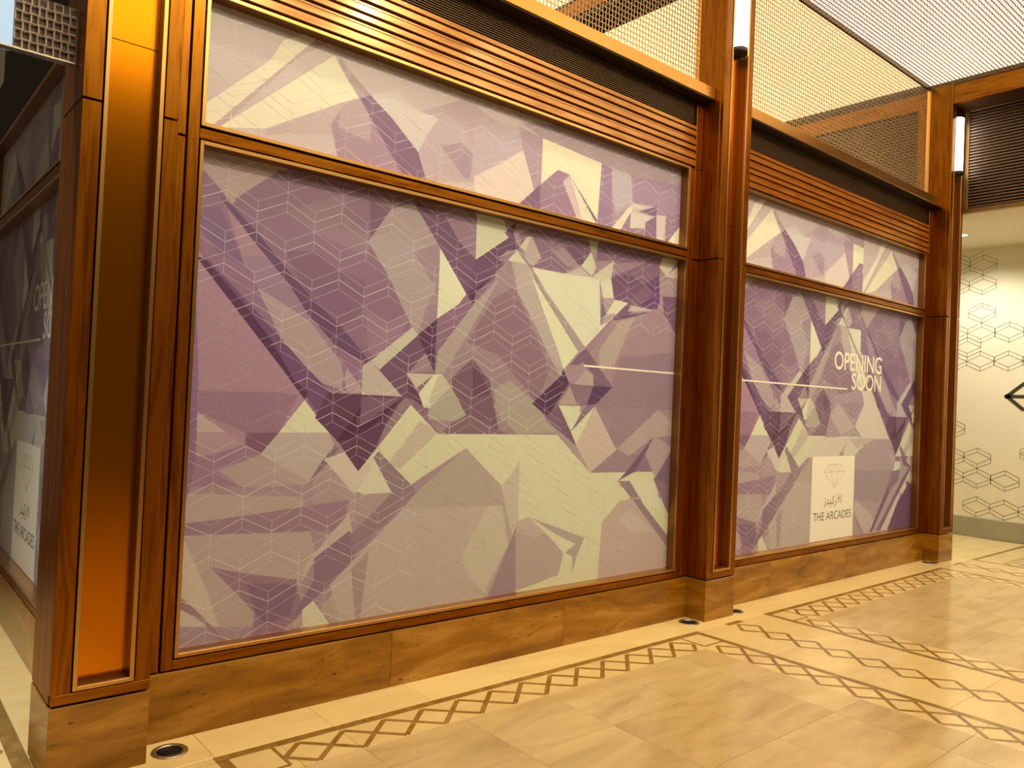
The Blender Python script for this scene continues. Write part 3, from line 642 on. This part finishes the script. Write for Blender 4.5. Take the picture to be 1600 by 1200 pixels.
def text_obj(name, s, m, parent, x0, x1, z0, z1, ly, bold=0.0, space=1.0):
    """lettering stretched to fill the box x0..x1, z0..z1 of the pane"""
    cu = bpy.data.curves.new(name, 'FONT'); cu.body = s; cu.size = 1; cu.extrude = .0; cu.offset = bold; cu.space_character = space; cu.resolution_u = 4
    t = bpy.data.objects.new('tmp_text', cu); COL.objects.link(t)
    bpy.context.view_layer.update()
    me = bpy.data.meshes.new_from_object(t.evaluated_get(bpy.context.evaluated_depsgraph_get()))
    bpy.data.objects.remove(t, do_unlink=True)
    n = len(me.vertices); co = np.empty(n*3); me.vertices.foreach_get('co', co); co = co.reshape(-1, 3)
    lo, hi = co.min(0), co.max(0)
    out = np.stack([x0+(co[:,0]-lo[0])/(hi[0]-lo[0])*(x1-x0), np.full(n, ly), z0+(co[:,1]-lo[1])/(hi[1]-lo[1])*(z1-z0)], 1)
    me.vertices.foreach_set('co', out.ravel()); me.materials.clear(); me.materials.append(MATS[m]); me.name = name; me.update()
    return link(bpy.data.objects.new(name, me), parent)
def linework(name, m, parent, segs, ly, wd, plane=lambda a, z, d: (a, d, z)):
    verts, faces = [], []
    for a, b, c, d in segs:
        l = math.hypot(c-a, d-b); ex, ez = (c-a)/l*wd/2, (d-b)/l*wd/2; nx, nz = -ez, ex
        bq = len(verts); verts += [plane(x, z, ly) for x, z in ((a-ex-nx, b-ez-nz), (c+ex-nx, d+ez-nz), (c+ex+nx, d+ez+nz), (a-ex+nx, b-ez+nz))]
        faces.append((bq, bq+1, bq+2, bq+3))
    me = bpy.data.meshes.new(name); me.from_pydata(verts, [], faces); me.materials.append(MATS[m])
    return link(bpy.data.objects.new(name, me), parent)

# ------------------------------------------------------------ window bays
YR, YP = .163, .242
def brass_frame(root, x0, x1, z0, z1, wd=.016, ya=YR-.004, yb=YP):
    """brass L-trims lining an opening: each side is a strip that runs back to the pane"""
    yl = ya+.010
    for m, nm, a, b in (('brass', 'brass_trim', ya, yl), ('bronze', 'reveal', yl, yb)):
        box(nm, m, root, x0-wd, x0, a, b, z0-wd, z1+wd, .001)
        box(nm, m, root, x1, x1+wd, a, b, z0-wd, z1+wd, .001)
        box(nm, 'brass', root, x0, x1, a, b, z0-wd, z0, .001)
        box(nm, m, root, x0, x1, a, b, z1, z1+wd, .001)
def lettering(pane, ly):
    text_obj('opening_soon_lettering', 'OPENING', 'letter_white', pane, 2.150, 3.088, 1.898, 2.066, ly, .012, .95)
    text_obj('opening_soon_lettering', 'SOON', 'letter_white', pane, 2.486, 3.088, 1.724, 1.884, ly, .012, .95)
    box('white_rule', 'letter_white', pane, .507, 2.409, ly, ly+.001, 1.721, 1.734, 0)
    lg = box('logo_panel', 'logo_cream', pane, 1.822, 2.600, ly, ly+.001, .362, 1.110, 0); lg['label'] = 'cream panel with a thin diamond emblem and the words THE ARCADES'
    l2 = ly-.0006
    text_obj('logo_lettering', 'THE ARCADES', 'logo_ink', pane, 1.868, 2.560, .540, .614, l2, -.004, 1.0)
    text_obj('logo_arabic_lettering', '\ufeaf\ufeaa\ufef4\ufedb\uFEAD\ufef7\ufe8d', 'logo_ink', pane, 2.045, 2.365, .655, .772, l2, -.004, 1.0)
    cx, D = 2.226, []
    z1, z2, z3 = 1.036, .970, .828
    a, b = .108, .186
    tops = [(-a, z1), (a, z1)]; gird = [(-b, z2), (b, z2)]
    D += [(cx-a, z1, cx+a, z1), (cx-a, z1, cx-b, z2), (cx+a, z1, cx+b, z2), (cx-b, z2, cx+b, z2), (cx-b, z2, cx, z3), (cx+b, z2, cx, z3)]
    D += [(cx-.075, z2, cx, z3), (cx+.075, z2, cx, z3), (cx-a, z1, cx-.075, z2), (cx+a, z1, cx+.075, z2), (cx-.075, z2, cx, z1), (cx+.075, z2, cx, z1)]
    linework('diamond_emblem', 'logo_pale', pane, D, l2, .0035)
HEAD = [(3.485,3.510), (3.438,3.474), (3.416,3.429), (3.376,3.409), (3.334,3.363), (3.314,3.326), (3.274,3.307), (3.222,3.262)]
def bay(loc, rz, art, wlabel, hlabel, clabel, plabel, rulelabel, canopy=True, cx0=.35, blocks=(1.569, 2.80)):
    root = empty('shop_window', loc, rz)
    tag(root, wlabel, 'shop window', 'printed shop windows')
    # wooden frame
    for a, b in ((.352, .429), (3.941, 4.018)):
        box('stile', 'wood_v', root, a, b, YR+.004, .26, .294, 2.552); box('stile', 'wood_v', root, a, b, YR+.004, .26, 2.562, 3.204)
    for a, b in ((.436, .484), (3.886, 3.934)):
        box('frame_post', 'wood_v', root, a, b, YR, .26, .294, 3.204)
    box('bottom_rail', 'wood_h', root, .484, 3.886, YR, .26, .294, .334)
    box('mid_rail', 'wood_h', root, .484, 3.886, YR, .26, 2.562, 2.605)
    brass_frame(root, .505, 3.865, .358, 2.537)
    brass_frame(root, .505, 3.865, 2.632, 3.190)
    boxes('dark_groove', 'black', root, [(.36, .489, YR+.03, .258, .289, 3.204), (3.881, 4.01, YR+.03, .258, .289, 3.204), (.489, 3.881, YR+.03, .258, .289, .342), (.489, 3.881, YR+.03, .258, 2.553, 2.616)], 0)
    # panes
    lo = print_pane('printed_pane', root, .505, 3.865, .358, 2.537, art, YP-.012); lo['label'] = 'vinyl print of overlapping purple and cream crystal facets'
    up = print_pane('printed_pane', root, .505, 3.865, 2.632, 3.190, art, YP-.012); up['label'] = 'upper vinyl print of purple and cream crystal facets'
    lattice(lo, .505, 3.865, .358, 2.537, art, YP-.0128); lattice(up, .505, 3.865, 2.632, 3.190, art, YP-.0128)
    if art == 'b': lettering(lo, YP-.0142)
    else: box('white_rule', 'letter_white', lo, 2.949, 3.863, YP-.0138, YP-.013, 1.727, 1.739, 0)
    # cornice of wooden slats and a dark louvre
    h = empty('cornice', loc, rz); tag(h, hlabel, 'cornice', 'slatted cornices above the windows')
    if not canopy: box('unlit_stand_in', 'black', h, .437, 3.933, YR+.01, YR+.05, 3.222, 3.69, .002)  # black panel stands in for the unlit dark above the side window
    for a, b in (HEAD if canopy else []):
        t = .012 if b-a < .02 else 0
        box('slat', 'wood_slat', h, .437, 3.933, YR+t, YR+.05, a, b, .002)
    for a, b in ((.352, .429), (3.941, 4.018)): box('stile', 'wood_v', h, a, b, YR+.004, .26, 3.207, 3.69)
    box('backing', 'black', h, .435, 3.935, YR+.05, .26, 3.207, 3.69, 0)
    if canopy: lv = boxes('louvre_slats', 'louvre_fine', h, [(.437, 3.933, YR+.024, YR+.044, 3.520+.0135*i, 3.5238+.0135*i) for i in range(13)], 0); lv['kind'] = 'stuff'
    if canopy:
        c = empty('canopy', loc, rz); tag(c, clabel, 'canopy', 'metal canopies over the windows')
        box('canopy_board', 'canopy_face', c, cx0+.10, 4.018, .072, .262, 3.700, 3.781, .002)
        box('soffit', 'louvre', c, cx0+.10, 4.018, .080, .255, 3.692, 3.700, 0)
    # stone base
    p = empty('stone_plinth', loc, rz); tag(p, plabel, 'plinth', 'travertine plinths under the windows')
    xs = [.352, *blocks, 4.018]
    for a, b in zip(xs, xs[1:]): box('stone_block', 'travertine', p, a+.0008, b-.0008, YR, .262, 0, .2855, .0012)
    return root
bay((0,0,0), 0, 'a', 'wide nearest shop window with the purple crystal print and a short white line', 'slatted wooden cornice and louvre above the wide nearest window',
    'long brass canopy above the nearest window', 'brown travertine plinth under the nearest window', None, True, .35, (1.569, 2.80))
bay((4.02,0,0), 0, 'b', 'farther shop window with OPENING SOON lettering, between the second and third pillars', 'slatted wooden cornice above the OPENING SOON window of the front row',
    'brass canopy above the front OPENING SOON window', 'brown travertine plinth under the front OPENING SOON window', None, True, .35, (1.10, 2.35))
bay((0,4.37,0), -math.pi/2, 'b', 'dim side window left of the corner pillar, its OPENING SOON partly hidden', 'plain black panel for the unlit dark above the dim side window',
    '', 'travertine plinth under the dim side window', None, False, .35, (1.5, 2.7))
for i, (x0, lab) in enumerate(((.325, 'bronze mesh screen above the nearest canopy'), (4.372, 'bronze mesh screen above the farther canopy'))):
    sc = empty('mesh_screen', (0,0,0)); tag(sc, lab, 'mesh screen', 'mesh screens above the canopies')
    mesh_screen('woven_mesh', sc, 119 if i else 120, 33, .0305, .0365, .002, lambda u, v, d, x0=x0: np.stack([x0+u+.03-.03*(x0>1), .245+d, 3.785+v], 1))
    box('bottom_edge', 'bronze', sc, x0+.032, x0+3.64, .243, .252, 3.781, 3.787, 0)

# ------------------------------------------------------------ pillars
def pillar(x0, label, corner):
    r = empty('pillar', (x0,0,0)); tag(r, label, 'pillar', 'wood clad pillars with gold inlays')
    W = .35; ZB = 2.5573
    st = box('stone_base', 'travertine', r, 0, W, 0, .35 if corner else .262, 0, .2855, .0015); st['label'] = 'polished brown travertine base'
    dep = .35 if corner else .26
    # face boards: bottom board, left and right stiles, split at the joint
    box('face_board', 'wood_h', r, .006, W-.001, 0, .03, .295, .333)
    for a, b in ((0.001, .069), (.293, W-.001)):
        box('face_board', 'wood_v', r, a, b, 0, .03, .333, ZB-.004); box('face_board', 'wood_v', r, a, b, 0, .03, ZB+.004, 4.995)
    box('core', 'black', r, .012, W-.012, .066, dep-.004, .286, 4.99, 0)
    # cheeks
    for sx in (0, 1):
        xa, xb = (0.001, .014) if sx == 0 else (W-.014, W-.001)
        ys = [.031, .117, .233, .349] if corner else [.031, .262]
        for a, b in zip(ys, ys[1:]):
            box('side_board', 'wood_v', r, xa, xb, a+.0012, b-.0012, .295, ZB-.004); box('side_board', 'wood_v', r, xa, xb, a+.0012, b-.0012, ZB+.004, 4.995)
    # gold recess
    za, zb = .350, 4.93
    for m, nm, ya, yb in (('brass', 'brass_trim', -.003, .010), ('bronze', 'recess_side', .010, .062)):
        for a, b in ((.074, .090), (.272, .288)): box(nm, m, r, a, b, ya, yb, .338, zb, .001)
        box(nm, m, r, .090, .272, ya, yb, .338, .354, .001)
    box('gold_panel', 'gold', r, .090, .272, .056, .064, .354, 2.829, .0005); box('gold_panel', 'gold', r, .090, .272, .056, .064, 2.832, zb, .0005)
    box('face_board', 'wood_h', r, .074, .288, 0, .03, zb, 4.995)
    if not corner: box('brass_trim', 'brass', r, -.004, 0, .222, .262, 3.79, 4.99, .001)
    # lamp
    l = empty('wall_lamp', (x0+.181, .02, 4.07))
    cyl('tube', 'lamp', l, (0,0), .062, .035, .60)
    cyl('end_cap', 'cap', l, (0,0), .066, 0, .035); cyl('end_cap', 'cap', l, (0,0), .066, .60, .625)
    box('bracket', 'cap', l, -.085, .085, .032, .044, -.01, .63)
    return l
for x0, lab, cn, ll in ((0, 'corner pillar at the left with a wide glowing gold panel', True, 'tube lamp at the top of the left corner pillar'),
                    (4.02, 'middle pillar between the two front windows', False, 'bright tube lamp near the top of the middle pillar'),
                    (8.04, 'far pillar beside the lobby opening', False, 'bright tube lamp near the top of the far pillar')):
    l = pillar(x0, lab, cn); tag(l, ll, 'wall lamp', 'tube lamps on the pillars')

# ------------------------------------------------------------ floor uplights
for x, y, lab in ((.456, .055, 'round steel floor uplight beside the corner pillar'), (3.925, .060, 'dark floor uplight just left of the middle pillar'),
               (4.468, .060, 'dark floor uplight half hidden right of the middle pillar'), (7.968, .060, 'dark floor uplight at the foot of the far pillar')):
    u = empty('floor_uplight', (x, y, 0)); tag(u, lab, 'floor light', 'recessed floor uplights')
    R = .072
    cyl('ring', 'steel', u, (0,0), 0, 0, 0, 40, [(.050, .0005), (.050, .003), (.054, .0045), (R-.004, .004), (R, .0005)])
    cyl('lens', 'lens', u, (0,0), 0, 0, 0, 40, [(.049, .0002), (.049, .002), (.0001, .0022)])
    for a in range(4): cyl('screw', 'cap', u, (.061*math.cos(a*1.57+.5), .061*math.sin(a*1.57+.5)), .003, .003, .0052, 10)

# ------------------------------------------------------------ overhead beams, portal, far lobby
b = empty('ceiling_beam', (4.02, .3, 4.78)); tag(b, 'dark beam with a wood band seen through the mesh behind the middle pillar', 'beam')
box('beam_box', 'louvre', b, .006, .34, 0, 2.6, 0, .20, 0); box('wood_band', 'wood_y', b, -.006, .006, 0, 2.6, .04, .165, .002)
e = empty('louvred_end_wall', (8.04, .262, 3.70)); tag(e, 'louvred wall seen through the mesh beside the far pillar', 'louvre wall')
box('end_panel', 'black', e, .05, .12, 0, 2.7, 0, 1.34, 0); box('header_board', 'wood_y', e, 0, .03, .002, 2.7, 1.09, 1.265, .002)
box('post', 'wood_v', e, 0, .03, .002, .085, 0, 1.088, .002)
lv = boxes('louvre_slats', 'louvre_brown', e, [(.01, .045, .09, 2.7, .02+.033*i, .034+.033*i) for i in range(32)], 0); lv['kind'] = 'stuff'
pt = empty('portal', (8.04, 0, 4.78)); tag(pt, 'wooden portal header crossing the corridor from the far pillar', 'portal')
box('header_board', 'wood_y', pt, .0, .05, -4, -.002, .0, .195, .003); box('header_box', 'bronze_dark', pt, .05, .34, -4, -.002, .0, .215, 0)
box('top_strip', 'bronze_dark', pt, .0, .05, -4, -.002, .197, .215, 0)
g = empty('louvre_grille', (8.39, -.004, 3.69)); tag(g, 'dark louvre grille in a bronze frame above the lobby opening', 'louvre')
box('frame_bar', 'brass', g, 0, .06, -4, 0, 0, .045, .002).data.materials[0] = mat('frame_olive', (.22,.13,.035), .4, .5)
for nm, bx_ in (('frame_bar', (0,.06,-.035,0,.045,1.09)), ('frame_bar', (0,.06,-4,0,1.09,1.13))):
    box(nm, 'frame_olive', g, *bx_, .002)
box('back_panel', 'black', g, .052, .06, -4, -.035, .045, 1.09, 0)
lv = boxes('louvre_slats', 'louvre_brown', g, [(.012, .05, -4, -.036, .056+.0322*i, .071+.0322*i) for i in range(32)], 0); lv['kind'] = 'stuff'
wr = box('wall_right', 'cream_wall', None, 10.43, 10.5, -5, 3.5, 0, 3.9, 0); tag(wr, 'cream hoarding wall printed with black hexagon outlines', 'wall', kind='structure')
HX = [(.48,3.486),(.48,3.229),(.795,3.486),(.795,3.229),(.637,3.666),(.48,2.867),(.48,2.61),(.16,2.608),(.637,2.428),(.795,2.61),(.48,2.247),(.795,2.247),(.16,2.247),(-.157,2.247),
      (.79,1.367),(.48,1.007),(.79,1.007),(.478,.748),(.792,.748),(.158,.746),(.474,.386),(.16,.384),(-.155,.384),(-.47,.746),(-.47,.384),(-.155,1.10)]
for y, z in HX:
    dx, ih, oh, sd = .157, .077, .128, .052
    sg = []
    for s in (-1, 1):
        sg += [(y+s*dx, z+sd, y, z+oh), (y+s*dx, z-sd, y, z-oh), (y+s*dx, z-sd, y+s*dx, z+sd), (y, z+ih, y+s*dx, z), (y, z-ih, y+s*dx, z)]
    sg += [(y, z+ih, y, z+oh), (y, z-ih, y, z-oh)]
    sg = [q for q in sg if max(q[1], q[3]) < 3.705]
    linework('hexagon_outline', 'hex_ink', wr, sg, 10.4285, .0048, lambda a, zz, d: (d, a, zz))
A = linework('arrow', 'hex_ink', wr, [(.165,1.803,-.6,1.803), (.165,1.803,-.01,1.956), (.165,1.803,-.01,1.650)], 10.428, .045, lambda a, zz, d: (d, a, zz)); A['label'] = 'bold black arrow pointing left'
bs = box('baseboard_right', 'base_grey', None, 10.41, 10.43, -5, 3.5, 0, .247); tag(bs, 'grey metal skirting under the hexagon wall', 'baseboard', kind='structure')
cf = box('ceiling_lobby', 'cream_wall', None, 8.46, 10.5, -5, 3.5, 3.705, 3.80, 0); tag(cf, 'plain cream lobby ceiling behind the portal', 'ceiling', kind='structure')
def downlight(x, y, lab):
    d = empty('downlight', (x, y, 3.705)); tag(d, lab, 'downlight', 'recessed downlights in the lobby ceiling')
    cyl('ring', 'steel', d, (0,0), 0, 0, 0, 28, [(.05,-.001), (.062,-.006), (.066,-.0005)]); cyl('glow_disc', 'downlight', d, (0,0), .05, -.0025, -.001, 28)
    li = bpy.data.lights.new('downlight_beam', 'SPOT'); li.energy = FAR_STRENGTH; li.color = (1,.92,.78); li.spot_size = 2.7; li.spot_blend = .7; li.shadow_soft_size = .05
    o = link(bpy.data.objects.new('downlight_beam', li), d); o.location = (0, 0, -.02)
downlight(9.51, .40, 'small round downlight in the lobby ceiling at the far pillar')
downlight(9.51, -1.6, 'small round downlight in the lobby ceiling, out over the opening')
ws = box('wall_lobby', 'cream_wall', None, 8.47, 8.5, .30, 3.5, 0, 3.70, 0); tag(ws, 'lobby wall behind the far pillar', 'wall', kind='structure')

# ------------------------------------------------------------ projecting box at the corner pillar's side
q = empty('projecting_sign_box', (-.003, .13, 2.715)); tag(q, 'projecting box with a woven mesh end and pale blue lit panel, beside the corner pillar', 'sign box')
mesh_screen('mesh_front', q, 8, 6, .0256, .0345, .004, lambda u, v, d: np.stack([-.206+u, d, .004+v], 1), 'weave_grey')
box('bottom_lip', 'steel', q, -.50, .0, -.004, .04, -.002, .003, 0)
box('lit_panel', 'glow_sign', q, -.50, -.208, 0, .06, .004, .34, .001)
box('back_panel', 'weave_back', q, -.206, -.002, .012, .016, .004, .21, 0)
